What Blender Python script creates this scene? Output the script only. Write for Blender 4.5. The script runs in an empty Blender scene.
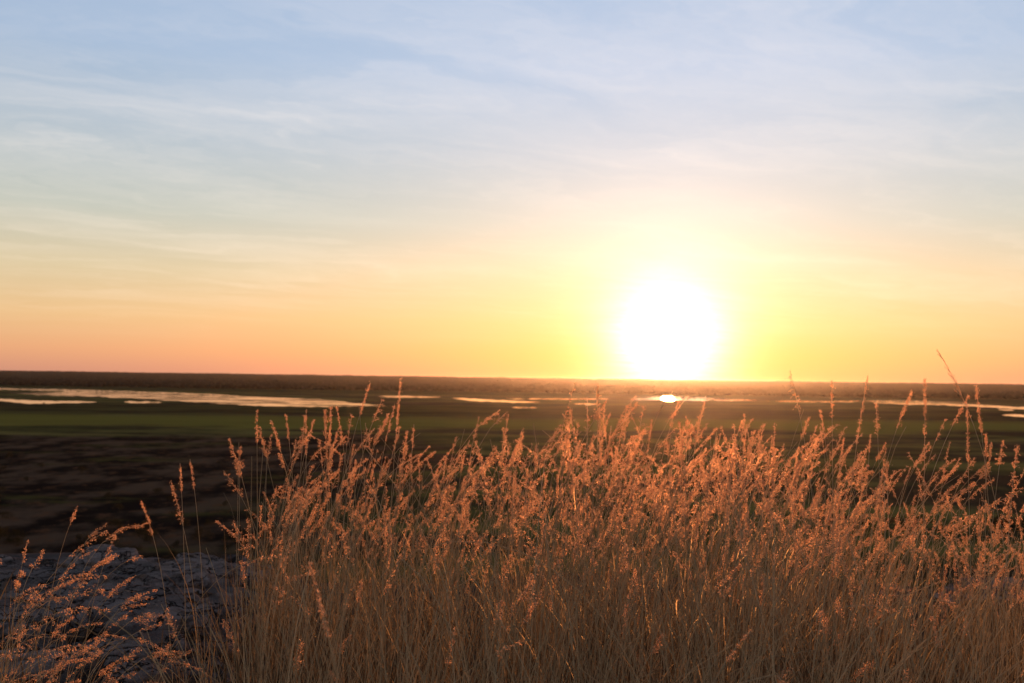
import bpy, math, random
import numpy as np
from mathutils import Vector, Matrix
R = math.radians
rng = np.random.default_rng(7)
random.seed(7)
sc = bpy.context.scene
C = sc.collection

# ------------------------------------------------------------------ camera
EYE = 1.55            # eye height above the rock hilltop (z = 0); the flood plain lies 40 m lower
PLAIN = -40.0
FPX = 990.0
PITCH, ROLL = R(2.10), R(0.785)
fw = Vector((0, math.cos(PITCH), math.sin(PITCH)))
right0 = Vector((1, 0, 0)); up0 = right0.cross(fw)
right = right0 * math.cos(ROLL) + up0 * math.sin(ROLL)
up = up0 * math.cos(ROLL) - right0 * math.sin(ROLL)
cam_d = bpy.data.cameras.new('camera'); cam = bpy.data.objects.new('camera', cam_d); C.objects.link(cam)
m = Matrix.Identity(4)
for i in range(3):
    m[i][0] = right[i]; m[i][1] = up[i]; m[i][2] = -fw[i]
m.translation = Vector((0, 0, EYE))
cam.matrix_world = m
cam_d.sensor_width = 36; cam_d.lens = FPX * 36 / 1024
cam_d.clip_start = 0.05; cam_d.clip_end = 90000
cam_d.dof.use_dof = True; cam_d.dof.focus_distance = 3.4; cam_d.dof.aperture_fstop = 4.5
sc.camera = cam

def ray(px, py):
    """direction in the world of a spot in the frame, scaled so that y = 1"""
    d = fw * FPX + right * (px - 512) + up * (341.5 - py)
    return np.array(d) / d.y
def at_depth(px, py, D):
    return np.array((0, 0, EYE)) + ray(px, py) * D
def on_plain(px, py, z=PLAIN):
    r = ray(px, py); k = (z - EYE) / r[2]
    return np.array((r[0] * k, k, z))

# ------------------------------------------------------------------ sky and sun
sd = ray(668, 342); sd = sd / np.linalg.norm(sd)
SUN_EL = math.asin(sd[2]); SUN_AZ = math.atan2(sd[0], sd[1])
W = bpy.data.worlds.new("World"); sc.world = W; W.use_nodes = True
nt = W.node_tree; nt.nodes.clear()

class N:
    """small helper for node graphs"""
    def __init__(s, tree): s.t = tree
    def node(s, typ, **kw):
        n = s.t.nodes.new(typ)
        for k, v in kw.items(): setattr(n, k, v)
        return n
    def put(s, sock, v):
        if isinstance(v, bpy.types.NodeSocket): s.t.links.new(v, sock)
        else:
            if isinstance(v, tuple) and len(v) == 3 and sock.type == 'RGBA': v = v + (1,)
            sock.default_value = v
    def math(s, op, a, b=0.0, c=0.0, clamp=False):
        n = s.node('ShaderNodeMath', operation=op, use_clamp=clamp)
        s.put(n.inputs[0], a); s.put(n.inputs[1], b); s.put(n.inputs[2], c)
        return n.outputs[0]
    def vmath(s, op, a, b=(0, 0, 0), out=0):
        n = s.node('ShaderNodeVectorMath', operation=op)
        s.put(n.inputs[0], a); s.put(n.inputs[1], b)
        return n.outputs[out]
    def mix(s, f, a, b, blend='MIX'):
        n = s.node('ShaderNodeMix', data_type='RGBA', blend_type=blend)
        s.put(n.inputs['Factor'], f)
        s.put([i for i in n.inputs if i.name == 'A' and i.type == 'RGBA'][0], a)
        s.put([i for i in n.inputs if i.name == 'B' and i.type == 'RGBA'][0], b)
        return [o for o in n.outputs if o.type == 'RGBA'][0]
    def ramp(s, f, stops, interp='LINEAR'):
        n = s.node('ShaderNodeValToRGB'); cr = n.color_ramp; cr.interpolation = interp
        while len(cr.elements) < len(stops): cr.elements.new(0.5)
        for e, (p, c) in zip(cr.elements, stops):
            e.position = p; e.color = (c + (1,)) if isinstance(c, tuple) else (c, c, c, 1)
        s.put(n.inputs[0], f)
        return n.outputs[0]
    def smooth(s, v, a, b):
        n = s.node('ShaderNodeMapRange', interpolation_type='SMOOTHSTEP')
        s.put(n.inputs[0], v); s.put(n.inputs[1], a); s.put(n.inputs[2], b)
        return n.outputs[0]
    def noise(s, vec, scale=1.0, detail=5.0, rough=0.55, dist=0.0, col=False):
        n = s.node('ShaderNodeTexNoise')
        s.put(n.inputs['Vector'], vec); s.put(n.inputs['Scale'], scale); s.put(n.inputs['Detail'], detail)
        s.put(n.inputs['Roughness'], rough); s.put(n.inputs['Distortion'], dist)
        return n.outputs['Color' if col else 'Fac']
    def sep(s, v):
        n = s.node('ShaderNodeSeparateXYZ'); s.put(n.inputs[0], v); return n.outputs
    def comb(s, x, y, z):
        n = s.node('ShaderNodeCombineXYZ'); s.put(n.inputs[0], x); s.put(n.inputs[1], y); s.put(n.inputs[2], z)
        return n.outputs[0]

def lin(r, g, b):
    f = lambda c: (c / 255 / 12.92) if c <= 10 else ((c / 255 + .055) / 1.055) ** 2.4
    return (f(r), f(g), f(b))

g = N(nt)
tc = g.node('ShaderNodeTexCoord')
D = g.vmath('NORMALIZE', tc.outputs['Generated'])
sx, sy, sz = g.sep(D)
sky = g.node('ShaderNodeTexSky', sky_type='NISHITA', sun_disc=False)
sky.sun_elevation = SUN_EL; sky.sun_rotation = SUN_AZ
sky.altitude = 40; sky.air_density = 1.2; sky.dust_density = 0.6
# veil of high thin cloud that scatters the low sun: colour by height above the horizon
veil = g.ramp(sz, [(0.0, lin(182, 136, 126)), (0.022, lin(204, 154, 128)), (0.055, lin(208, 174, 136)), (0.10, lin(196, 182, 154)),
                   (0.155, lin(172, 180, 176)), (0.22, lin(158, 175, 192)), (0.30, lin(148, 173, 206)),
                   (0.40, lin(138, 168, 206)), (0.60, lin(96, 104, 122)), (1.0, lin(76, 80, 94))])
cs = g.vmath('DOT_PRODUCT', D, tuple(float(v) for v in sd), out=1)
th = g.math('ARCCOSINE', g.math('MINIMUM', cs, 0.999999))
# the side of the sky away from the sun is dim
away = g.smooth(cs, -0.6, 0.9)
veil = g.mix(away, g.mix(1.0, veil, (0.85, 0.70, 0.60), 'MULTIPLY'), veil)
# cirrus streaks on a high plane
zc = g.math('ADD', g.math('MAXIMUM', sz, 0.0), 0.06)
cx = g.math('DIVIDE', sx, zc); cy = g.math('DIVIDE', sy, zc)
cp = g.comb(g.math('ADD', g.math('MULTIPLY', cx, 0.75), g.math('MULTIPLY', cy, 0.25)), g.math('SUBTRACT', cy, g.math('MULTIPLY', cx, 0.45)), 0.0)
warp = g.vmath('MULTIPLY', g.noise(cp, 0.8, 6, .6, col=True), (2.4, 2.0, 0.0))
cpw = g.vmath('ADD', cp, warp)
c1 = g.noise(g.vmath('MULTIPLY', cpw, (0.75, 1.25, 1)), 1.0, 12, .60)
c2 = g.noise(g.vmath('MULTIPLY', cpw, (0.8, 2.4, 1)), 1.7, 10, .60)
c3 = g.noise(cp, 0.42, 3, .5)
cl = g.math('MULTIPLY', g.smooth(c1, .36, .72), g.smooth(c3, .34, .58))
cl = g.math('ADD', cl, g.math('MULTIPLY', g.smooth(c2, .46, .74), 0.35))
cl = g.math('MULTIPLY', cl, g.smooth(sz, 0.02, 0.12))
# broad brightening round the sun
glow_tint = g.ramp(sz, [(0.0, (.72, .22, .04)), (0.022, (.95, .30, .08)), (0.045, (1, .38, .24)), (0.08, (1, .52, .42)), (0.15, (1, .78, .78)), (0.30, (.90, .92, 1))])
wide = g.math('MULTIPLY', g.math('POWER', math.e, g.math('MULTIPLY', th, -1 / 0.30)), 0.34)
midg = g.math('MULTIPLY', g.math('POWER', math.e, g.math('MULTIPLY', th, -1 / 0.060)), 0.80)
q = g.math('DIVIDE', th, 0.044)
core = g.math('MULTIPLY', g.math('POWER', math.e, g.math('MULTIPLY', g.math('POWER', q, 1.6), -1.0)), g.math('ADD', 1.6, g.math('MULTIPLY', c2, 4.6)))
glow = g.math('ADD', wide, midg)
gl = g.vmath('SCALE', glow_tint); gl.node.inputs['Scale'].default_value = 1
nt.links.new(glow, gl.node.inputs['Scale'])
co = g.vmath('SCALE', (1.0, .70, .52)); nt.links.new(core, co.node.inputs['Scale'])
base = g.vmath('ADD', veil, gl)
cloudc = g.mix(1.0, g.mix(0.5, base, (1.0, 0.90, 0.84)), (1.22, 1.15, 1.10), 'MULTIPLY')
base = g.mix(g.math('MULTIPLY', g.math('MINIMUM', cl, 1.0), g.math('MULTIPLY', away, 0.46)), base, cloudc)
base = g.vmath('ADD', base, co)
bg1 = g.node('ShaderNodeBackground'); g.put(bg1.inputs[0], sky.outputs[0]); bg1.inputs[1].default_value = 0.04
bg2 = g.node('ShaderNodeBackground'); g.put(bg2.inputs[0], base); bg2.inputs[1].default_value = 0.71
add = g.node('ShaderNodeAddShader'); nt.links.new(bg1.outputs[0], add.inputs[0]); nt.links.new(bg2.outputs[0], add.inputs[1])
ow = g.node('ShaderNodeOutputWorld'); nt.links.new(add.outputs[0], ow.inputs[0])
W.cycles.sampling_method = 'MANUAL'; W.cycles.sample_map_resolution = 2048

sl = bpy.data.lights.new('sun', 'SUN'); sl.energy = 5.0; sl.angle = R(0.6); sl.color = (1.0, 0.405, 0.15)
sun = bpy.data.objects.new('sun', sl); C.objects.link(sun)
sun.rotation_euler = Vector((-sd[0], -sd[1], -sd[2])).to_track_quat('-Z', 'Y').to_euler()

sc.view_settings.view_transform = 'Standard'; sc.view_settings.look = 'None'
sc.view_settings.exposure = 0.38; sc.view_settings.gamma = 1.0
sc.cycles.max_bounces = 8; sc.cycles.diffuse_bounces = 3; sc.cycles.glossy_bounces = 2
sc.cycles.transmission_bounces = 4; sc.cycles.volume_bounces = 0; sc.cycles.transparent_max_bounces = 8
sc.cycles.sample_clamp_indirect = 4.0

# ------------------------------------------------------------------ helpers
def mat(name):
    mt = bpy.data.materials.new(name); mt.use_nodes = True; mt.node_tree.nodes.clear()
    gg = N(mt.node_tree); out = gg.node('ShaderNodeOutputMaterial')
    return mt, gg, out
def tag(o, label=None, cat=None, group=None, kind=None):
    for k, v in (('label', label), ('category', cat), ('group', group), ('kind', kind)):
        if v: o[k] = v
    return o
def link(name, me, parent=None, mats=()):
    for mm in mats: me.materials.append(mm)
    o = bpy.data.objects.new(name, me); C.objects.link(o)
    if parent: o.parent = parent
    return o
def thing(name, label, cat, loc=(0, 0, 0), group=None):
    o = bpy.data.objects.new(name, None); C.objects.link(o); o.location = loc; o.empty_display_size = .1
    return tag(o, label, cat, group)

class MB:
    """collects vertices and quads / tris in numpy blocks and links them as ONE mesh"""
    def __init__(s): s.v = []; s.q = []; s.t = []; s.qm = []; s.tm = []; s.n = 0
    def add(s, v, quads=None, tris=None, mi=0):
        v = np.asarray(v, dtype=np.float32).reshape(-1, 3)
        if quads is not None and len(quads):
            quads = np.asarray(quads).reshape(-1, 4) + s.n; s.q.append(quads); s.qm.append(np.full(len(quads), mi))
        if tris is not None and len(tris):
            tris = np.asarray(tris).reshape(-1, 3) + s.n; s.t.append(tris); s.tm.append(np.full(len(tris), mi))
        s.v.append(v); s.n += len(v)
    def mesh(s, name, smooth=False, origin=(0, 0, 0)):
        me = bpy.data.meshes.new(name)
        v = np.concatenate(s.v) - np.asarray(origin, dtype=np.float32)
        q = np.concatenate(s.q) if s.q else np.zeros((0, 4), int); t = np.concatenate(s.t) if s.t else np.zeros((0, 3), int)
        qm = np.concatenate(s.qm) if s.qm else np.zeros(0, int); tm = np.concatenate(s.tm) if s.tm else np.zeros(0, int)
        me.vertices.add(len(v)); me.vertices.foreach_set('co', v.ravel())
        me.loops.add(q.size + t.size); me.loops.foreach_set('vertex_index', np.concatenate([q.ravel(), t.ravel()]).astype(np.int32))
        me.polygons.add(len(q) + len(t))
        st = np.concatenate([np.arange(len(q)) * 4, q.size + np.arange(len(t)) * 3]).astype(np.int32)
        me.polygons.foreach_set('loop_start', st)
        me.polygons.foreach_set('material_index', np.concatenate([qm, tm]).astype(np.int32))
        if smooth: me.polygons.foreach_set('use_smooth', np.ones(len(q) + len(t), bool))
        me.update(calc_edges=True); me.validate()
        return me

def tube(mb, pts, rad, sides=3, mi=0):
    """tapered tube along pts"""
    pts = np.asarray(pts, float); n = len(pts)
    rad = np.broadcast_to(np.asarray(rad, float), (n,))
    tg = np.gradient(pts, axis=0); tg /= np.linalg.norm(tg, axis=1, keepdims=True) + 1e-9
    ref = np.array((0.93, 0.21, 0.3)); a = np.cross(tg, ref); a /= np.linalg.norm(a, axis=1, keepdims=True) + 1e-9
    b = np.cross(tg, a)
    an = np.arange(sides) / sides * 2 * math.pi
    ring = pts[:, None] + rad[:, None, None] * (a[:, None] * np.cos(an)[None, :, None] + b[:, None] * np.sin(an)[None, :, None])
    i = np.arange(n - 1)[:, None] * sides + np.arange(sides)[None]
    j = np.arange(n - 1)[:, None] * sides + (np.arange(sides)[None] + 1) % sides
    mb.add(ring.reshape(-1, 3), quads=np.stack([i, j, j + sides, i + sides], -1).reshape(-1, 4), mi=mi)
def ribbon(mb, pts, wid, side, mi=0):
    pts = np.asarray(pts, float); n = len(pts)
    s_ = np.broadcast_to(np.asarray(side, float), pts.shape) * np.asarray(wid, float)[:, None]
    v = np.stack([pts - s_, pts + s_], 1).reshape(-1, 3)
    i = np.arange(n - 1) * 2
    mb.add(v, quads=np.stack([i, i + 1, i + 3, i + 2], -1), mi=mi)

def fnoise(x, y, seed=0, octs=5, lac=2.03, gain=.5):
    """smooth pseudo noise, about -1..1"""
    r = np.random.default_rng(seed); s_ = 0; amp = 1; f = 1; tot = 0
    for _ in range(octs):
        for k in range(3):
            a = r.uniform(0, 2 * math.pi); ph = r.uniform(0, 6.28); ff = f * r.uniform(.8, 1.3)
            ph2 = r.uniform(0, 6.28)
            s_ = s_ + amp * np.sin((x * math.cos(a) + y * math.sin(a)) * ff + ph + 1.3 * np.sin((y * math.cos(a) - x * math.sin(a)) * ff * .7 + ph2)) / 3
        tot += amp; amp *= gain; f *= lac
    return s_ / tot * 1.6

# ------------------------------------------------------------------ ground: hilltop, drop and flood plain, one sheet
def far_rise(y):
    q = np.clip((y - 4200) / 5000, 0, 1)
    return 30.5 * q * q * (3 - 2 * q)
def ground_z(x, y):
    edge = 8.4 + 0.9 * fnoise(x * .35, y * 0, 3, 3) + 0.03 * np.minimum(np.abs(x), 60)
    t = np.clip((y - edge) / 55.0, 0, 1)
    drop = 1 - (1 - t) ** 2.2
    top = 0.05 * fnoise(x * .9, y * .9, 5, 4) - 0.012 * np.clip(y, 0, 9)
    lay = 0.10 * np.round(2.2 * fnoise(x * .5, y * .5, 9, 3)) * np.clip((y - 5.5) / 2, 0, 1)      # bedding steps of the sandstone
    und = .5 * fnoise(x * .02, y * .012, 11, 4) * np.clip((y - 80) / 100, 0, 1) * np.clip((1500 - y) / 600, 0, 1)
    return top * (1 - t) + lay * (1 - t) + PLAIN * drop + und - .5 * (t >= 1) + far_rise(y)
def axis_pts(fine0, fine1, step, far):
    a = list(np.arange(fine0, fine1, step)); s_ = step; p = fine1
    while p < far:
        a.append(p); s_ *= 1.06; p += s_
    a.append(far); p = fine0; s_ = step; b = []
    while p > -far:
        s_ *= 1.09; p -= s_; b.append(max(p, -far))
    return np.array(b[::-1] + a)
gx = axis_pts(-6, 6, .12, 10000); gy = axis_pts(0, 14, .12, 10000)
XX, YY = np.meshgrid(gx, gy); ZZ = ground_z(XX, YY)
mb = MB(); nx, ny = len(gx), len(gy)
i = (np.arange(ny - 1)[:, None] * nx + np.arange(nx - 1)[None]).ravel()
mb.add(np.stack([XX, YY, ZZ], -1).reshape(-1, 3), quads=np.stack([i, i + 1, i + nx + 1, i + nx], -1))
mg, h, out = mat('ground_plain')
geo = h.node('ShaderNodeNewGeometry'); P = geo.outputs['Position']
px_, py_, pz_ = h.sep(P)
nA = h.noise(h.vmath('MULTIPLY', P, (.002, .0055, 0)), 1, 8, .65)       # long bands across the flood plain
nB = h.noise(h.vmath('MULTIPLY', P, (.008, .017, 0)), 1, 9, .68)
nC = h.noise(h.vmath('MULTIPLY', P, (.06, .12, 0)), 1, 6, .6)
nE = h.noise(h.vmath('MULTIPLY', P, (.045, .026, 0)), 1, 7, .62)
nD = h.noise(h.vmath('MULTIPLY', P, (.8, .8, .8)), 1, 6, .6)
green = h.mix(h.smooth(nB, .35, .65), (.046, .048, .020), (.185, .165, .055))
brown = h.mix(h.smooth(nB, .4, .65), (.046, .036, .024), (.11, .080, .046))
col = h.mix(h.smooth(h.math('ADD', h.math('MULTIPLY', nA, .6), h.math('MULTIPLY', nB, .4)), .44, .53), brown, green)
# fresh green strip, near 850 m on the left
yw = h.math('ADD', py_, h.math('MULTIPLY', h.math('SUBTRACT', nB, .5), 300.0))
yw = h.math('ADD', yw, h.math('MULTIPLY', px_, -0.14))
strip = h.math('MULTIPLY', h.smooth(yw, 780.0, 850.0), h.smooth(yw, 1080.0, 980.0))
col = h.mix(h.math('MULTIPLY', strip, .85), col, (.19, .175, .040))
dk = h.math('MULTIPLY', h.smooth(yw, 1060.0, 1120.0), h.smooth(yw, 1700.0, 1300.0))
col = h.mix(h.math('MULTIPLY', dk, .6), col, (.034, .030, .016))
# burnt ground on the left
xb = h.math('ADD', h.math('ADD', px_, h.math('MULTIPLY', py_, 0.02)), h.math('MULTIPLY', h.math('SUBTRACT', nA, .5), 300.0))
burn = h.math('MULTIPLY', h.smooth(xb, 0.0, -80.0), h.smooth(yw, 760.0, 650.0))
bcol = h.mix(h.smooth(nE, .44, .60), (.018, .013, .012), (.105, .070, .050))
gp = h.math('MULTIPLY', h.smooth(nB, .53, .60), h.smooth(nC, .42, .54))
bcol = h.mix(h.math('MULTIPLY', gp, .8), bcol, (.075, .070, .024))
op = h.smooth(h.noise(h.vmath('MULTIPLY', P, (.14, .09, 0)), 1, 5, .7), .54, .62)
bcol = h.mix(h.math('MULTIPLY', op, .75), bcol, (.13, .066, .038))
col = h.mix(burn, col, bcol)
# far shore under the forest, cool green
col = h.mix(h.smooth(py_, 2250.0, 2450.0), col, (.050, .056, .026))
# rock and thin soil of the hilltop
rocky = h.mix(h.smooth(nD, .35, .7), (.07, .064, .066), (.18, .165, .168))
soil = h.mix(h.smooth(h.noise(P, 2.2, 6, .6), .4, .6), (.055, .040, .026), (.10, .072, .045))
tops = h.mix(h.math('MULTIPLY', h.smooth(h.math('ADD', py_, h.math('MULTIPLY', nD, 2.0)), 5.8, 7.4), h.math('ADD', h.math('MULTIPLY', h.smooth(px_, -1.0, -2.2), .8), .2)), soil, rocky)
col = h.mix(h.smooth(pz_, -34.0, -22.0), col, tops)
bs = h.node('ShaderNodeBsdfDiffuse'); h.put(bs.inputs[0], col); bs.inputs['Roughness'].default_value = 1
bp = h.node('ShaderNodeBump'); bp.inputs['Strength'].default_value = .6; bp.inputs['Distance'].default_value = .04
h.put(bp.inputs['Height'], h.noise(P, 9.0, 8, .65)); h.put(bs.inputs['Normal'], bp.outputs[0])
h.put(out.inputs[0], bs.outputs[0])
gr = link('ground', mb.mesh('ground', True), None, [mg]); tag(gr, kind='structure')

# ------------------------------------------------------------------ water of the wetland
mw, h, out = mat('wetland_water')
P = h.node('ShaderNodeNewGeometry').outputs['Position']
gl_ = h.node('ShaderNodeBsdfPrincipled')
gl_.inputs['Base Color'].default_value = (.035, .03, .022, 1); gl_.inputs['Roughness'].default_value = .07
gl_.inputs['IOR'].default_value = 1.33; gl_.inputs['Specular IOR Level'].default_value = .8
bp = h.node('ShaderNodeBump'); bp.inputs['Strength'].default_value = .03; bp.inputs['Distance'].default_value = .01
h.put(bp.inputs['Height'], h.noise(h.vmath('MULTIPLY', P, (.35, .7, 1)), 1, 4, .5)); h.put(gl_.inputs['Normal'], bp.outputs[0])
weed = h.node('ShaderNodeBsdfDiffuse'); weed.inputs[0].default_value = (.05, .042, .026, 1)
nW = h.noise(h.vmath('MULTIPLY', P, (.008, .014, 0)), 1, 9, .75)
sh = h.node('ShaderNodeMixShader'); h.put(sh.inputs[0], h.math('MULTIPLY', h.smooth(nW, .46, .54), .88))
h.put(sh.inputs[1], gl_.outputs[0]); h.put(sh.inputs[2], weed.outputs[0]); h.put(out.inputs[0], sh.outputs[0])
mw2 = mw.copy(); mw2.name = 'clear_water'
for n_ in mw2.node_tree.nodes:
    if n_.type == 'MIX_SHADER':
        mw2.node_tree.links.remove(n_.inputs[0].links[0]); n_.inputs[0].default_value = .0
def water_body(path, seed):
    """path: (x, y of the far bank, y of the near bank) as seen from the lookout, laid on the plain"""
    path = np.array(path, float)
    n = max(16, int((path[-1, 0] - path[0, 0]) * 1.2))
    xs = np.linspace(path[0, 0], path[-1, 0], n)
    a = np.interp(xs, path[:, 0], path[:, 1]); b = np.interp(xs, path[:, 0], path[:, 2])
    e = np.minimum(1, np.minimum(np.arange(n), n - 1 - np.arange(n)) / 4.0)
    a = a + .45 * fnoise(xs * .35, xs * 0, seed) * e; b = b + .55 * fnoise(xs * .3, xs * 0 + 5, seed + 1) * e
    f = np.linspace(0, 1, n); tp = np.clip(np.minimum(f, 1 - f) / .16, 0, 1) ** .6
    mid = (a + b) / 2; a = mid + (a - mid) * tp; b = mid + (b - mid) * tp
    b = np.maximum(b, a + .04)
    z = PLAIN + .04 - .5
    v = []
    for k in range(n): v += [on_plain(xs[k], a[k], z), on_plain(xs[k], b[k], z)]
    mb = MB(); i = np.arange(n - 1) * 2
    mb.add(v, quads=np.stack([i, i + 1, i + 3, i + 2], -1))
    o = link('water', mb.mesh('water'), None, [mw if (path[:, 2] - path[:, 1]).max() > 4 else mw2]); tag(o, kind='structure')
WAT = [
    [(-40, 387.0, 388.4), (0, 387.7, 389.6), (60, 389.0, 391.0), (120, 390.8, 392.2), (200, 393.6, 394.8), (246, 395.6, 396.4)],
    [(8, 392.4, 393.4), (40, 391.8, 396.0), (90, 391.6, 396.4), (130, 392.4, 398.2), (200, 395.2, 402.5), (260, 396.8, 405.8), (320, 399.2, 406.8), (350, 401.4, 407.4), (388, 404.6, 407.0)],
    [(-30, 397.0, 399.0), (6, 399.3, 401.5), (30, 400.2, 403.6), (50, 401.0, 403.4), (97, 401.2, 402.8)],
    [(124, 401.3, 402.6), (162, 402.0, 403.2)],
    [(378, 396.0, 396.6), (400, 395.9, 397.4), (425, 396.4, 397.6), (441, 396.9, 397.3)],
    [(452, 397.4, 398.4), (470, 398.2, 401.0), (500, 400.2, 402.0), (540, 402.0, 403.0)],
    [(505, 398.4, 398.9), (560, 398.6, 399.3), (610, 398.7, 399.3)],
    [(574, 403.6, 404.4), (601, 403.9, 404.6)],
    [(512, 407.0, 407.9), (537, 407.3, 407.9)],
    [(625, 399.3, 399.8), (655, 396.9, 399.6), (672, 396.2, 400.6), (700, 397.4, 400.4), (735, 399.4, 400.6), (770, 400.9, 401.6)],
    [(775, 400.9, 401.6), (820, 401.4, 402.2), (862, 400.4, 401.8)],
    [(862, 400.0, 401.6), (900, 400.0, 402.2), (940, 401.4, 402.6), (965, 402.6, 403.2)],
    [(872, 402.3, 403.4), (930, 403.0, 404.8), (990, 405.2, 407.2), (1024, 407.2, 409.8), (1090, 409.5, 412.0)],
    [(1002, 414.4, 415.8), (1024, 414.8, 417.0), (1060, 416.0, 418.4)],
    [(998, 409.0, 409.8), (1014, 409.8, 410.8)],
]
for k, w in enumerate(WAT): water_body(w, 20 + 3 * k)

# ------------------------------------------------------------------ forest across the plain, out to the horizon
def foliage_mat(name, c1, c2, trans=.3):
    mt, h, out = mat(name)
    gg = h.node('ShaderNodeNewGeometry')
    n1 = h.noise(gg.outputs['Position'], .02 if 'forest' in name else .25, 6, .7)
    c = h.mix(gg.outputs['Random Per Island'], c1, c2)
    c = h.mix(h.smooth(n1, .3, .7), c, c1)
    d = h.node('ShaderNodeBsdfDiffuse'); h.put(d.inputs[0], c)
    t = h.node('ShaderNodeBsdfTranslucent'); h.put(t.inputs[0], c)
    s_ = h.node('ShaderNodeMixShader'); s_.inputs[0].default_value = trans
    h.put(s_.inputs[1], d.outputs[0]); h.put(s_.inputs[2], t.outputs[0]); h.put(out.inputs[0], s_.outputs[0])
    return mt
m_forest = foliage_mat('forest_foliage', (.022, .019, .014), (.085, .062, .046), .2)
import bmesh
bm = bmesh.new(); bmesh.ops.create_icosphere(bm, subdivisions=1, radius=1)
ico_v = np.array([v.co[:] for v in bm.verts]); ico_f = np.array([[v.index for v in f.verts] for f in bm.faces]); bm.free()
mb = MB()
def crowns(n, d0, d1, seed, hmin, hmax):
    r = np.random.default_rng(seed)
    dist = d0 + (d1 - d0) * r.random(n) ** 1.5
    ang = r.uniform(-.62, .62, n)
    x = dist * np.tan(ang); y = dist + 45 * fnoise(x * .004, x * 0, 31, 4) + 0
    hh = r.uniform(hmin, hmax, n) + 1.5 * fnoise(x * .003, y * .002, 33, 3); rr = r.uniform(3.2, 6.5, n)
    v = ico_v[None] * (1 + .35 * r.standard_normal((n, len(ico_v), 1)) * .6)
    v = v * np.stack([rr, rr, hh * .42], -1)[:, None]
    v = v + np.stack([x, y, PLAIN - .5 + hh * .60 + far_rise(y)], -1)[:, None]
    f = (ico_f[None] + (np.arange(n) * len(ico_v))[:, None, None]).reshape(-1, 3)
    mb.add(v.reshape(-1, 3), tris=f)
crowns(10000, 2740, 3700, 41, 8, 14)
crowns(7000, 3600, 8000, 42, 9, 15)
# far canopy sheet
fy = np.concatenate([np.arange(3000, 7000, 40.), np.geomspace(7000, 9900, 20)])
fu = np.linspace(-.75, .75, 900)
FX = fu[None] * fy[:, None]; FY = np.repeat(fy[:, None], len(fu), 1)
FZ = PLAIN + 8.5 + 1.6 * fnoise(FX * .02, FY * .02, 51, 3) + np.clip((FY - 4500) / 4000, 0, 1) * (4.0 * fnoise(FX * .012, FY * .0015, 52, 4) + 3) + 1.0 * np.random.default_rng(5).standard_normal(FX.shape)
FZ = np.minimum(FZ + far_rise(FY) + np.clip((FY - 7500) / 1000, 0, 1) * (2.2 * fnoise(FX * .03, FX * 0, 57, 4) + 1.0), 9.0)
FZ[0] = PLAIN - 1
i = (np.arange(len(fy) - 1)[:, None] * len(fu) + np.arange(len(fu) - 1)[None]).ravel(); nu = len(fu)
mb.add(np.stack([FX, FY, FZ], -1).reshape(-1, 3), quads=np.stack([i, i + 1, i + nu + 1, i + nu], -1))
fo = link('forest', mb.mesh('forest'), None, [m_forest]); tag(fo, 'long dark band of far woodland along the whole horizon', 'forest', kind='stuff')

# ------------------------------------------------------------------ trees by the water, shrubs on the plain
m_leaf = foliage_mat('shrub_foliage', (.026, .024, .014), (.052, .045, .022), .25)
m_bark, h, out = mat('bark')
b_ = h.node('ShaderNodeBsdfDiffuse'); h.put(b_.inputs[0], h.mix(h.noise(h.node('ShaderNodeNewGeometry').outputs['Position'], 6.), (.05, .04, .03), (.12, .10, .08))); h.put(out.inputs[0], b_.outputs[0])
def leaf_cloud(mb, centers, radii, n, size, r):
    k = r.integers(0, len(centers), n); d = r.standard_normal((n, 3)); d /= np.linalg.norm(d, axis=1, keepdims=True)
    c = centers[k] + d * (radii[k] * r.uniform(.35, 1.05, n) ** .5)[:, None] * np.array((1, 1, .75))
    a = r.standard_normal((n, 3)); a /= np.linalg.norm(a, axis=1, keepdims=True)
    b = np.cross(a, r.standard_normal((n, 3))); b /= np.linalg.norm(b, axis=1, keepdims=True)
    s_ = size * r.uniform(.5, 1.3, n)[:, None]
    v = np.stack([c - a * s_, c + b * s_ * .45, c + a * s_, c - b * s_ * .45], 1).reshape(-1, 3)
    mb.add(v, quads=np.arange(4 * n).reshape(-1, 4))
def make_tree(name, label, cat, group, height, spread, seed, trunk=True, nl=900):
    r = np.random.default_rng(seed); t = thing(name, label, cat, (0, 0, 0), group)
    nb = 9; cen = np.stack([r.uniform(-.6, .6, nb) * spread, r.uniform(-.6, .6, nb) * spread, height * (r.uniform(.35 if not trunk else .55, .85, nb))], -1)
    rad = r.uniform(.25, .42, nb) * spread
    w = MB()
    base_h = height * (.5 if trunk else .2)
    tube(w, [(0, 0, -.3), (.05, 0, base_h * .5), (0, .05, base_h)], [height * .03, height * .022, height * .015], 6)
    for c in cen: tube(w, [(0, 0, base_h * .8), c * .6 + np.array((0, 0, base_h * .3)), c], [height * .013, height * .009, height * .004], 4)
    link('trunk', w.mesh('trunk'), t, [m_bark])
    f = MB(); leaf_cloud(f, cen, rad, nl, height * .045, r)
    link('crown', f.mesh('crown'), t, [m_leaf])
    return t
def copy_tree(o, loc, s=1, rz=0, label=None, group=None):
    c = o.copy(); C.objects.link(c); c.location = loc; c.scale = (s, s, s); c.rotation_euler = (0, 0, rz)
    if label: c['label'] = label
    if group: c['group'] = group
    for ch in list(o.children):
        k = ch.copy(); C.objects.link(k); k.parent = c
    return c
wt = make_tree('water_tree', 'small dark tree standing at the edge of the sunlit water', 'tree', 'trees at the edge of the sunlit water', 7, 4.5, 3)
spots = [(683, 400.4, 1), (688, 400.6, .8), (694, 400.3, .9), (707, 400.8, .8), (716, 400.9, .7), (722, 401.2, 1)]
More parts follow.
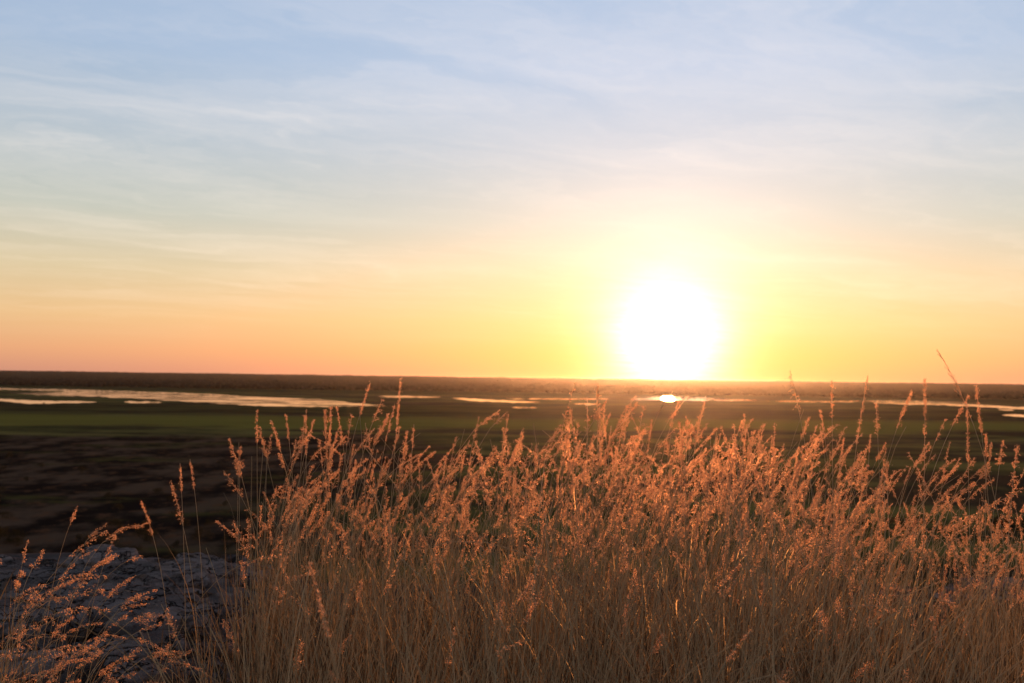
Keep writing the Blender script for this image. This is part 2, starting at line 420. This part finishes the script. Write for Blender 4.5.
for k, (x, y, s) in enumerate(spots):
    p = on_plain(x, y, PLAIN - .5)
    if k == 0: wt.location = p; wt.scale = (s, s, s)
    else: copy_tree(wt, p, s, k * 1.7)
lt = copy_tree(wt, on_plain(44, 405.5, PLAIN - .5), .55, 1., 'small dark bush on the near bank of the pale water at far left', 'bushes on the left bank')
lt.name = 'bank_bush'

protos = [make_tree('shrub', 'low dark shrub in the row across the green plain at right', 'shrub', 'dark shrubs across the plain at right', 2.6, 2.6, 60 + k, False, 1100) for k in range(3)]
r = np.random.default_rng(77)
GR_R = ('low dark shrub in the row across the green plain at right', 'dark shrubs across the plain at right')
GR_L = ('dark shrub scattered over the burnt ground beyond the rocks', 'dark shrubs on the burnt ground')
pl = []
for k in range(34):
    x = r.uniform(800, 1060); y = 522 + (x - 900) * .035 + r.normal() * 5
    pl.append((x, y, r.uniform(.6, 1.25), GR_R))
for k in range(60):
    x = r.uniform(-30, 330); y = 452 + 105 * r.random() ** .7
    pl.append((x, y, r.uniform(.5, 1.2) * (1.15 if y > 500 else 1), GR_L))
used = [False] * 3
for k, (x, y, s, gp) in enumerate(pl):
    p = on_plain(x, y, PLAIN - .4); p[2] = ground_z(p[0], p[1]) - .05; j = k % 3
    if not used[j]:
        used[j] = True; o = protos[j]; o.location = p; o.scale = (s,) * 3; o['label'], o['group'] = gp
    else: copy_tree(protos[j], p, s, r.uniform(0, 6), gp[0], gp[1])

# ------------------------------------------------------------------ sandstone rocks at the rim
mr, h, out = mat('sandstone')
P = h.node('ShaderNodeTexCoord').outputs['Object']
bed = h.noise(h.vmath('MULTIPLY', P, (1.2, 1.2, 14)), 1, 6, .6)
bl = h.noise(P, 3.0, 7, .65)
c = h.mix(h.smooth(bed, .38, .62), (.14, .12, .122), (.36, .315, .32))
c = h.mix(h.smooth(bl, .52, .66), c, (.04, .036, .036))
vr = h.node('ShaderNodeTexVoronoi', feature='DISTANCE_TO_EDGE'); vr.inputs['Scale'].default_value = 3.2
h.put(vr.inputs['Vector'], h.vmath('ADD', h.vmath('MULTIPLY', P, (1, 1, 2.5)), h.noise(P, 2.5, 5, .6, col=True)))
crack = h.smooth(vr.outputs['Distance'], .0, .05)
c = h.mix(crack, (.03, .027, .026), c)
c = h.mix(h.smooth(h.noise(P, 16., 4, .7), .60, .68), c, (.34, .32, .30))
c = h.mix(h.math('MULTIPLY', h.smooth(h.noise(P, 7., 5, .6), .54, .64), .6), c, (.22, .15, .11))
d = h.node('ShaderNodeBsdfDiffuse'); h.put(d.inputs[0], c); d.inputs['Roughness'].default_value = 1
bp = h.node('ShaderNodeBump'); bp.inputs['Strength'].default_value = 1; bp.inputs['Distance'].default_value = .07
h.put(bp.inputs['Height'], h.math('ADD', h.noise(P, 11., 8, .7), h.math('ADD', h.math('MULTIPLY', bed, .8), h.math('MULTIPLY', crack, .7)))); h.put(d.inputs['Normal'], bp.outputs[0])
h.put(out.inputs[0], d.outputs[0])
bm = bmesh.new(); bmesh.ops.create_icosphere(bm, subdivisions=5, radius=1)
rk_v = np.array([v.co[:] for v in bm.verts]); rk_f = np.array([[v.index for v in f.verts] for f in bm.faces]); bm.free()
def rock(name, label, loc, size, seed, rz=0.0):
    v = rk_v.copy()
    v = np.sign(v) * np.abs(v) ** .62; v /= np.abs(v).max()            # blocky
    n = fnoise(v[:, 0] * 2.2 + v[:, 2] * 1.3, v[:, 1] * 2.2 - v[:, 2] * .8, seed, 5)
    v = v * (1 + .20 * n + .05 * np.abs(fnoise(v[:, 0] * 7, v[:, 1] * 7 + v[:, 2] * 6, seed + 2, 4)))[:, None]
    v = v * np.array(size) * .5
    # worn bedding planes: shallow grooves round the block
    gz = np.sin(v[:, 2] * 46 + 2 * fnoise(v[:, 0] * 2, v[:, 1] * 2, seed + 9, 3))
    sc_ = 1 - .035 * np.clip(gz, 0, 1) * (1 + n); v[:, 0] *= sc_; v[:, 1] *= sc_
    v[:, 2] += .035 * fnoise(v[:, 0] * 6, v[:, 1] * 6, seed + 4, 4) - .06 * np.exp(-(fnoise(v[:, 0] * 3, v[:, 1] * 3, seed + 5, 2) / .07) ** 2) * (v[:, 2] > 0)
    st = .055; v[:, 2] = np.floor(v[:, 2] / st) * st + st * np.clip((v[:, 2] / st % 1) * 2.2, 0, 1)
    cz, sz_ = math.cos(rz), math.sin(rz)
    v = np.stack([v[:, 0] * cz - v[:, 1] * sz_, v[:, 0] * sz_ + v[:, 1] * cz, v[:, 2]], -1)
    mb = MB(); mb.add(v, tris=rk_f)
    o = link(name, mb.mesh(name, True), None, [mr]); o.location = loc
    tag(o, label, 'rock', 'sandstone rocks along the rim')
    return o
ROCKS = [  # x px, top y px, depth, size, label
    (30, 572, 7.6, (1.5, 1.1, .42), 'long flat grey sandstone slab at the left edge, behind the arching grass'),
    (100, 556, 8.0, (.55, .6, .50), 'round topped grey rock standing proud of the left ledge'),
    (72, 563, 7.9, (.36, .5, .4), 'small knobbly rock just left of the round topped rock'),
    (150, 572, 7.3, (.9, .9, .42), 'low grey rock right of the round topped rock, with a rough broken front'),
    (205, 566, 7.6, (1.0, 1.0, .46), 'grey ledge rock where the tall grass begins on the left'),
    (62, 598, 6.4, (1.0, .8, .34), 'dark grey slab in front of the long slab, half hidden by orange seed heads'),
    (128, 602, 6.0, (.7, .7, .30), 'low rock in the middle of the gap between the two grass clumps'),
    (185, 606, 5.8, (.85, .7, .34), 'broad grey rock beside the left foot of the tall grass'),
    (8, 612, 5.6, (.8, .7, .32), 'rock in the lower left corner behind the arching stalks'),
    (95, 636, 4.9, (.9, .7, .26), 'flat rock low down between the stems at lower left'),
    (158, 642, 4.7, (.6, .6, .26), 'small flat rock low in the gap, nearest the leaning straw'),
    (1000, 590, 7.4, (.9, .8, .40), 'dark rock behind the grass at the right edge'),
    (935, 598, 7.4, (.7, .7, .36), 'dark rock behind the stems, left of the one at the right edge'),
]
for k, (x, y, dp, s, lab) in enumerate(ROCKS):
    p = at_depth(x, y, dp); p[2] -= s[2] * .46
    p[2] = min(p[2], ground_z(p[0], p[1]) + s[2] * .34)
    rock('rock', lab, p, s, 100 + k * 7, random.uniform(-.5, .5))

# ------------------------------------------------------------------ dry grass
def straw(name, c1, c2, trans, refr, rough=.55):
    mt, h, out = mat(name)
    gg = h.node('ShaderNodeNewGeometry')
    c = h.mix(gg.outputs['Random Per Island'], c1, c2)
    d = h.node('ShaderNodeBsdfDiffuse'); h.put(d.inputs[0], c)
    t = h.node('ShaderNodeBsdfTranslucent'); h.put(t.inputs[0], c)
    s_ = h.node('ShaderNodeMixShader'); s_.inputs[0].default_value = trans
    h.put(s_.inputs[1], d.outputs[0]); h.put(s_.inputs[2], t.outputs[0]); last = s_.outputs[0]
    if refr:
        q = h.node('ShaderNodeBsdfRefraction'); h.put(q.inputs[0], c); q.inputs['Roughness'].default_value = rough; q.inputs['IOR'].default_value = 1.25
        s2 = h.node('ShaderNodeMixShader'); s2.inputs[0].default_value = refr
        h.put(s2.inputs[1], last); h.put(s2.inputs[2], q.outputs[0]); last = s2.outputs[0]
    h.put(out.inputs[0], last)
    return mt
m_stem = straw('straw_stem', (.40, .32, .21), (.70, .57, .38), .25, .0)
m_seed = straw('seed_chaff', (.54, .28, .17), (.92, .56, .36), .72, .05, .7)
m_blade = straw('grass_blade', (.05, .04, .026), (.24, .185, .12), .45, .05)
GMATS = [m_stem, m_seed, m_blade]

def curve_path(L, a0, a1, phi, p=2.0, n=14, wob=0.0, r=rng):
    """points of a stalk leaning by a0 at the foot and a0+a1 at the tip towards azimuth phi"""
    s_ = np.linspace(0, 1, n); mid = (s_[1:] + s_[:-1]) / 2
    a = a0 + a1 * mid ** p
    ph = phi + wob * np.sin(mid * 5 + r.uniform(0, 6))
    st = L / (n - 1) * np.stack([np.sin(a) * np.cos(ph), np.sin(a) * np.sin(ph), np.cos(a)], -1)
    return np.vstack([np.zeros(3), np.cumsum(st, 0)])
def sub_path(pts, f0, n=12):
    s_ = np.linspace(0, 1, len(pts)); q = np.linspace(f0, 1, n)
    return np.stack([np.interp(q, s_, pts[:, k]) for k in range(3)], -1)
def panicle(mb, ax, r, nb=20, bl=.035, per=7, sl=.0054, sw=.00085, droop=.5, mi=1, mstem=0, close=.5, tube_r=.00045):
    """seed head: branchlets in whorls round the axis, each carrying chaff"""
    n = len(ax); L = np.linalg.norm(ax[-1] - ax[0])
    tt = np.sort(r.uniform(0, 1, nb)); idx = tt * (n - 1); i0 = np.minimum(idx.astype(int), n - 2); fr = (idx - i0)[:, None]
    P0 = ax[i0] * (1 - fr) + ax[i0 + 1] * fr; T = ax[i0 + 1] - ax[i0]; T /= np.linalg.norm(T, axis=1, keepdims=True)
    rd = r.standard_normal((nb, 3)); rd -= T * (rd * T).sum(1, keepdims=True); rd /= np.linalg.norm(rd, axis=1, keepdims=True)
    dr = T * close + rd * (1 - close) ; dr /= np.linalg.norm(dr, axis=1, keepdims=True)
    bl_ = bl * (1.15 - .75 * tt) * r.uniform(.6, 1.25, nb)
    m_ = 5; s_ = np.linspace(0, 1, m_)
    br = P0[:, None] + dr[:, None] * (bl_[:, None] * s_)[..., None]
    br[..., 2] -= droop * bl_[:, None] * s_ ** 2
    if mstem is not None:
        for k in range(nb): tube(mb, br[k], tube_r, 3, mstem)
    M = nb * per
    b = np.repeat(np.arange(nb), per); u = r.uniform(.15, 1.02, M) * (m_ - 1); j0 = np.clip(u.astype(int), 0, m_ - 2); f = (u - j0)[:, None]
    c = br[b, j0] * (1 - f) + br[b, j0 + 1] * f
    d = br[b, j0 + 1] - br[b, j0]; d /= np.linalg.norm(d, axis=1, keepdims=True)
    d = d + r.standard_normal((M, 3)) * .5; d /= np.linalg.norm(d, axis=1, keepdims=True)
    c = c + r.standard_normal((M, 3)) * .0026
    # chaff along the axis too
    K = int(nb * 1.5); ua = r.uniform(0, 1, K) * (n - 1); k0 = np.minimum(ua.astype(int), n - 2); f = (ua - k0)[:, None]
    ca = ax[k0] * (1 - f) + ax[k0 + 1] * f + r.standard_normal((K, 3)) * .002
    da = ax[k0 + 1] - ax[k0]; da /= np.linalg.norm(da, axis=1, keepdims=True); da = da + r.standard_normal((K, 3)) * .4; da /= np.linalg.norm(da, axis=1, keepdims=True)
    c = np.vstack([c, ca]); d = np.vstack([d, da]); M = len(c)
    w = np.cross(d, r.standard_normal((M, 3))); w /= np.linalg.norm(w, axis=1, keepdims=True)
    l = sl * r.uniform(.6, 1.25, M)[:, None]; ww = sw * r.uniform(.7, 1.3, M)[:, None]
    v = np.stack([c - d * l * .5, c + w * ww, c + d * l * .6, c - w * ww], 1).reshape(-1, 3)
    mb.add(v, quads=np.arange(4 * M).reshape(-1, 4), mi=mi)
def blade(mb, base, L, a0, a1, phi, w, r, mi=2, n=7):
    p = curve_path(L, a0, a1, phi, 1.6, n, .15, r) + base
    side = np.array((-math.sin(phi), math.cos(phi), .15 * r.standard_normal()))
    wid = w * np.minimum(1, (1 - np.linspace(0, 1, n)) * 2.2 + .04)
    ribbon(mb, p, wid, side, mi)

def stalk(mb, base, L, a0, a1, phi, r, head=.16, full=1.0, p=2.2, seeds=True):
    pts = curve_path(L, a0, a1, phi, p, 14, .06, r) + base
    rad = np.linspace(.0017, .0007, len(pts)) * r.uniform(.75, 1.35)
    tube(mb, pts, rad, 3, 0)
    if seeds:
        hl = head * r.uniform(.7, 1.3) / L
        ax = sub_path(pts, max(.5, 1 - hl), 10)
        panicle(mb, ax, r, nb=int(25 * full * r.uniform(.6, 1.2)), bl=.026 * r.uniform(.5, 1.5), per=int(r.integers(6, 13)), droop=r.uniform(.1, .6), close=r.uniform(.5, .85))
    for _ in range(r.integers(0, 3)):
        k = r.integers(2, 9); blade(mb, pts[k], r.uniform(.10, .28), r.uniform(.2, .9), r.uniform(.3, 1.4), r.uniform(0, 6.28), r.uniform(.0010, .0022), r)
    return pts

def tussock(mb, cx_, cy_, H, n, spread, r, lean=0.0, lphi=0.0, arch=(.1, .9), head=.15, nblades=60, seed_frac=.85):
    z0 = float(ground_z(np.array(cx_), np.array(cy_)))
    for _ in range(n):
        an = r.uniform(0, 6.28); rr_ = abs(r.normal()) * .07
        base = np.array((cx_ + rr_ * math.cos(an), cy_ + rr_ * math.sin(an), z0 - .01))
        out_a = abs(r.normal()) * spread
        vx = math.cos(an) * out_a + lean * math.cos(lphi); vy = math.sin(an) * out_a + lean * math.sin(lphi)
        phi = math.atan2(vy, vx); a0 = math.hypot(vx, vy)
        L = H * r.uniform(.80, 1.12) if r.random() < .85 else H * r.uniform(.5, .85)
        stalk(mb, base, L, a0, r.uniform(*arch), phi, r, head=head * r.uniform(.7, 1.2), full=1, p=r.uniform(2.5, 6), seeds=r.random() < seed_frac * (1 if L > .78 * H else .35))
    for _ in range(nblades):
        an = r.uniform(0, 6.28); base = np.array((cx_ + r.normal() * .07, cy_ + r.normal() * .07, z0 - .01))
        blade(mb, base, H * r.uniform(.35, .85), abs(r.normal()) * .25, r.uniform(.1, 1.1), an, r.uniform(.0012, .0026), r, n=9)

r = np.random.default_rng(2024)
tall = MB()
def left_limit(D): return (254 - 512) / FPX * D
# tussock feet over the hilltop in front of the lookout, from the left rim of the tall mass to past the frame
cells = []
for D_ in np.arange(2.1, 6.6, .27):
    lo = left_limit(D_); hi = .60 * D_ + .3
    xk = lo + .08 + r.uniform(0, .2)
    while xk < hi:
        cells.append((xk + r.normal() * .05, D_ + r.normal() * .09)); xk += r.uniform(.24, .36) * (1 if D_ < 5.2 else 1.5)
for (x_, y_) in cells:
    u = x_ / y_ * FPX + 512
    # plant height follows the uneven top of the mass; the nearer plants are shorter
    tgt = np.interp(u, [230, 280, 350, 420, 520, 600, 700, 800, 900, 960, 1100], [444, 430, 420, 420, 430, 430, 432, 436, 466, 492, 502])
    tgt += 14 * math.sin(u * .045 + y_ * 2) + r.normal() * 10
    dn = tgt - (371 + u * .0132)
    Hm = EYE - dn / FPX * y_
    front = np.clip((3.3 - y_) / 1.2, 0, 1)
    Hm *= 1 - .16 * front
    if y_ > 5.2: Hm *= r.uniform(.5, .85)
    thin = .62 if u > 860 else np.interp(u, [230, 460, 560], [.66, .70, 1.15])
    tussock(tall, x_, y_, Hm * 1.0, int(r.integers(12, 19) * thin * (1 - .35 * front)), (.13 if u > 330 else .06) + .18 * front, r, lean=.05, lphi=r.uniform(-.5, .5), arch=(.05, 1.1), head=.15, nblades=int(32 - 14 * front), seed_frac=max(0.0, .92 - 1.6 * front) * (1 if y_ < 5.2 else .6))
for _ in range(620):
    D_ = r.uniform(1.8, 3.3); u = r.uniform(235, 1080); x_ = (u - 512) / FPX * D_
    phi = (0 if r.random() < .6 else math.pi) + r.normal() * .5
    base = np.array((x_, D_, float(ground_z(np.array(x_), np.array(D_)))))
    stalk(tall, base, r.uniform(.80, 1.15), abs(r.normal()) * .27 + .04, r.uniform(.0, .35), phi, r, head=.09, seeds=r.random() < .04, p=3.5)
tall_o = link('grass', tall.mesh('grass'), None, GMATS)
tag(tall_o, 'dense mass of tall dry grass with orange lit seed heads across the foreground', 'grass', kind='stuff')

low = MB()
for (u, D_, H) in [(-40, 2.9, .78), (10, 2.7, .74), (35, 3.0, .84), (40, 2.8, .68), (-5, 3.5, .98), (30, 3.7, 1.0), (50, 3.5, .86), (50, 3.2, .70), (-40, 3.1, .85), (80, 3.0, .48), (15, 2.3, .55), (40, 2.25, .42)]:
    tussock(low, (u - 512) / FPX * D_, D_, H * 1.0, 16, .13, r, lean=.08, lphi=.15, arch=(.9, 2.0), head=.15, nblades=30)
for (u, D_, H) in [(150, 3.2, .50), (180, 2.9, .52), (205, 3.3, .80), (225, 3.0, .72), (130, 2.6, .38), (240, 2.6, .62), (200, 2.4, .40), (170, 3.8, .62), (215, 3.9, .95)]:
    tussock(low, (u - 512) / FPX * D_, D_, H, 4, .25, r, lean=.08, lphi=.3, arch=(.3, 1.3), head=.10, nblades=70, seed_frac=.16)
for (u, D_, H) in [(225, 2.3, .62), (250, 2.5, .72), (275, 2.2, .66), (300, 2.5, .74), (240, 2.9, .80), (205, 2.6, .52), (330, 2.2, .66), (265, 3.1, .86), (180, 2.3, .36), (155, 2.5, .30)]:
    tussock(low, (u - 512) / FPX * D_, D_, H, 9, .30, r, lean=.30, lphi=math.pi, arch=(.4, 1.6), head=.10, nblades=170, seed_frac=.10)
low_o = link('low_grass', low.mesh('low_grass'), None, GMATS)
tag(low_o, 'lower arching and fanning tufts of dry grass at bottom left before the rocks', 'grass', kind='stuff')

# ------------------------------------------------------------------ single stalks that stand out of the mass
def hero(tip, lower, D_, label, head_px=40, droop=.5, nb=22, bl=.026, per=7, sl=.0058, close=.6, bend=None, sparse=False, leaves=1, seed=0, thick=1.0, seeds=True, a_foot=.03):
    """tip and a lower spot of the stalk in the frame at depth D_; the foot stands on the ground"""
    r = np.random.default_rng(500 + seed)
    T = at_depth(tip[0], tip[1], D_); Q = at_depth(lower[0], lower[1], D_)
    dx = (T[0] - Q[0]) / max(T[2] - Q[2], .02)
    a_tip = math.atan(abs(dx)) if T[2] > Q[2] else math.pi - math.atan(abs(dx))
    if bend is not None: a_tip = bend
    phi = (0 if T[0] >= Q[0] else math.pi) + r.normal() * .25
    unit = curve_path(1, a_foot, a_tip - a_foot, phi, 3.0, 22, .04, r)
    z0 = 0.0
    L = (T[2] - z0) / unit[-1, 2]
    foot = np.array((T[0] - unit[-1, 0] * L, T[1] - unit[-1, 1] * L))
    z0 = float(ground_z(foot[0], foot[1])); L = (T[2] - z0) / unit[-1, 2]
    foot = np.array((T[0] - unit[-1, 0] * L, T[1] - unit[-1, 1] * L, z0))
    root = thing('grass_stalk', label, 'grass stalk', foot, 'single grass stalks standing out of the mass')
    pts = unit * L
    a = MB(); tube(a, pts, np.linspace(.0014, .0005, len(pts)) * thick, 5); link('stem', a.mesh('stem', True), root, [m_stem])
    if seeds:
        hl = head_px / FPX * D_ / L
        b = MB(); panicle(b, sub_path(pts, 1 - hl, 14), r, nb=nb, bl=bl, per=per, sl=sl, droop=droop, close=close, mi=0, mstem=1)
        link('seed_head', b.mesh('seed_head'), root, [m_seed, m_stem])
    for _ in range(leaves):
        c = MB(); k = r.integers(4, 12); blade(c, pts[k], r.uniform(.15, .3), r.uniform(.2, .7), r.uniform(.5, 1.3), r.uniform(0, 6.28), .0018, r, mi=0, n=9)
        link('leaf', c.mesh('leaf'), root, [m_blade])
    return root
HERO = [
    dict(tip=(937, 349), lower=(962, 386), D_=2.9, label='tallest stalk, its sparse open head leaning left against the sky at right', head_px=78, nb=15, bl=.045, per=4, close=.8, droop=.15, sl=.0065),
    dict(tip=(790, 371), lower=(797, 400), D_=3.3, label='thin wispy head crossing the tree line right of the sun', head_px=44, nb=18, bl=.03, per=5, droop=.9, close=.5),
    dict(tip=(868, 375), lower=(862, 405), D_=3.2, label='slim head leaning slightly right across the tree line, left of the tallest stalk', head_px=70, nb=30, bl=.020, close=.8),
    dict(tip=(832, 381), lower=(832, 415), D_=3.3, label='upright narrow spike just left of the slim head that crosses the tree line', head_px=40, nb=20, bl=.014, close=.9),
    dict(tip=(925, 378), lower=(925, 420), D_=3.1, label='upright head crossing the right-hand water strip, left of the tallest stalk', head_px=68, nb=34, bl=.016, close=.85),
    dict(tip=(911, 393), lower=(893, 425), D_=3.1, label='plump head leaning right with its tip on the right-hand tree band', head_px=40, nb=34, bl=.018, close=.85),
    dict(tip=(968, 397), lower=(948, 428), D_=3.0, label='short plump head leaning right below the tallest stalk', head_px=36, nb=26, bl=.016, close=.8),
    dict(tip=(976, 387), lower=(981, 425), D_=3.0, label='dense head leaning left, right of the tallest stalk', head_px=46, nb=36, bl=.017, close=.85),
    dict(tip=(967, 402), lower=(968, 450), D_=3.2, label='long knotty upright head below the tallest stalk, over the green plain', head_px=64, nb=34, bl=.016, close=.8),
    dict(tip=(986, 434), lower=(986, 470), D_=2.9, label='short blunt upright head right of the long knotty one', head_px=26, nb=22, bl=.012, close=.9),
    dict(tip=(1003, 441), lower=(996, 480), D_=3.0, label='head at the right edge of the frame, curling over to the right', head_px=24, nb=22, bl=.018, droop=.8),
    dict(tip=(1017, 445), lower=(1012, 490), D_=2.8, label='fluffy head nearest the right edge of the frame', head_px=42, nb=26, bl=.02),
    dict(tip=(876, 402), lower=(878, 440), D_=3.3, label='head hanging below the right-hand water strip, beside the slim leaning head', head_px=34, nb=20, bl=.017),
    dict(tip=(401, 379), lower=(398, 410), D_=3.5, label='long narrow head reaching the tree line left of the sun, right of its thicker neighbour', head_px=56, nb=36, bl=.014, close=.9),
    dict(tip=(370, 383), lower=(359, 412), D_=3.4, label='thick head leaning right over the end of the broad pale water', head_px=34, nb=26, bl=.013, close=.9),
    dict(tip=(331, 407), lower=(330, 440), D_=3.5, label='upright head of a close pair below the broad pale water, the left one', head_px=36, nb=28, bl=.014, close=.85),
    dict(tip=(337, 408), lower=(343, 440), D_=3.5, label='upright head of a close pair below the broad pale water, the right one', head_px=36, nb=26, bl=.014, close=.8),
    dict(tip=(306, 411), lower=(306, 440), D_=3.5, label='narrow upright head on the green strip, with a leaning one at its right', head_px=44, nb=30, bl=.013, close=.85),
    dict(tip=(314, 419), lower=(307, 440), D_=3.5, label='short head forking away to the right from the narrow upright head', head_px=24, nb=14, bl=.011, close=.85),
    dict(tip=(286, 415), lower=(289, 438), D_=3.6, label='thin straight spike on the green strip between two thicker heads', head_px=24, nb=16, bl=.009, close=.9),
    dict(tip=(271, 420), lower=(280, 446), D_=3.4, label='thick head leaning left on the green strip', head_px=32, nb=28, bl=.013, close=.85),
    dict(tip=(257, 411), lower=(257, 440), D_=3.5, label='leftmost tall upright head, on the green strip', head_px=32, nb=24, bl=.012, close=.9),
    dict(tip=(229, 439), lower=(241, 470), D_=3.4, label='head at the top left corner of the tall grass, leaning left', head_px=30, nb=24, bl=.018),
    dict(tip=(190, 459), lower=(195, 490), D_=3.5, label='straight thin head over the black ground, the right of the loose left trio', head_px=30, nb=18, bl=.010, close=.9),
    dict(tip=(180, 463), lower=(182, 495), D_=3.5, label='straight thin head over the black ground, the middle of the loose left trio', head_px=30, nb=18, bl=.010, close=.9),
    dict(tip=(171, 482), lower=(188, 520), D_=3.3, label='feathery head leaning left over the black ground, the lowest of the loose left trio', head_px=44, nb=26, bl=.018),
    dict(tip=(142, 502), lower=(160, 540), D_=3.3, label='lone nodding head leaning left above the rocks, left of the loose trio', head_px=34, nb=22, bl=.014, close=.7),
    dict(tip=(77, 507), lower=(60, 545), D_=3.6, label='lone head leaning right over black ground, highest of the left corner', head_px=20, nb=18, bl=.013, close=.7),
    dict(tip=(28, 540), lower=(20, 570), D_=3.5, label='small curled head above the grey slab near the left edge', head_px=22, nb=14, bl=.012),
    dict(tip=(107, 531), lower=(80, 558), D_=3.3, label='one sided feathery head bending right above the round topped rock', head_px=42, nb=20, bl=.020, bend=1.15, close=.6),
    dict(tip=(115, 536), lower=(104, 560), D_=3.4, label='short feathery head just right of the one bending over the round topped rock', head_px=24, nb=14, bl=.015),
    dict(tip=(143, 556), lower=(128, 580), D_=3.2, label='pale bent head with a bare curved neck above the gap in the grass', head_px=24, nb=10, bl=.010, bend=1.4),
    dict(tip=(309, 562), lower=(328, 625), D_=1.75, label='nearest head, a sharp knobbly spike leaning left low in the tall grass', head_px=58, nb=26, bl=.007, per=4, close=.9, sl=.0050, leaves=0),
    dict(tip=(318, 600), lower=(331, 640), D_=1.80, label='short knobbly spike beside and below the nearest sharp one', head_px=38, nb=18, bl=.006, per=4, close=.9, sl=.0050, leaves=0),
    dict(tip=(752, 629), lower=(700, 652), D_=2.0, label='small head bending right low in the grass below the sun', head_px=46, nb=14, bl=.012, per=5, bend=1.15, close=.85, leaves=0),
    dict(tip=(528, 640), lower=(500, 655), D_=2.0, label='sparse dotted head bending right, low at bottom centre', head_px=36, nb=10, bl=.014, per=3, bend=1.25, leaves=0),
    dict(tip=(902, 612), lower=(870, 600), D_=2.3, label='arched head hooking over to the right, low at lower right', head_px=60, nb=14, bl=.012, per=3, bend=1.95, close=.8, leaves=0),
    dict(tip=(966, 610), lower=(940, 590), D_=2.3, label='pale arched stalk curving down to the right, rightmost of the low arches', head_px=40, nb=14, bl=.012, per=4, bend=2.1, close=.8, leaves=0),
    dict(tip=(112, 612), lower=(70, 590), D_=2.9, label='broad orange head arching down to the right, uppermost of the big left-corner arches', head_px=110, nb=46, bl=.022, bend=1.9, close=.5, droop=.8),
    dict(tip=(98, 648), lower=(60, 620), D_=2.8, label='broad orange head arching down to the right, lower of the big left-corner arches', head_px=100, nb=42, bl=.022, bend=1.85, close=.5, droop=.8),
    dict(tip=(105, 576), lower=(70, 570), D_=3.2, label='small orange arch just above the two big left-corner arches', head_px=46, nb=24, bl=.016, bend=1.8, droop=.8),
    dict(tip=(280, 556), lower=(215, 565), D_=2.7, label='long flat head reaching right from the gap over the tall grass foot', head_px=64, nb=16, bl=.014, bend=1.5, per=4, a_foot=.25),
]
for k, hd in enumerate(HERO): hero(seed=k, **hd)

# bare straws
def bare(tip, lower, D_, label, th_, seed, a_foot=None, bend=None):
    return hero(tip, lower, D_, label, seeds=False, leaves=0, thick=th_, seed=seed, bend=bend, a_foot=a_foot if a_foot is not None else .1)
bare((139, 630), (168, 683), 2.2, 'bright bare broken straw leaning left in the gap at lower left', 1.5, 900, a_foot=.45)
bare((364, 600), (385, 548), 2.3, 'pale bent stem hooping over to the left in the lower left of the tall grass', 1.2, 901, bend=2.7, a_foot=.02)

# ------------------------------------------------------------------ haze over the plain
hz, h, out = mat('haze_air')
pv = h.node('ShaderNodeVolumePrincipled'); pv.inputs['Color'].default_value = (.92, .88, .84, 1)
pv.inputs['Density'].default_value = 7.0e-6; pv.inputs['Anisotropy'].default_value = .86
h.put(out.inputs['Volume'], pv.outputs[0])
x0, x1, z0, z1 = -10500, 10500, -42.0, 9.6
v = [(x, y, z) for z in (z0, z1) for y in (x0, x1) for x in (x0, x1)]
mb = MB(); mb.add(v, quads=[(0, 2, 3, 1), (4, 5, 7, 6), (0, 1, 5, 4), (2, 6, 7, 3), (0, 4, 6, 2), (1, 3, 7, 5)])
ho = link('haze', mb.mesh('haze'), None, [hz]); tag(ho, 'thin warm haze over the plain', 'haze', kind='stuff')
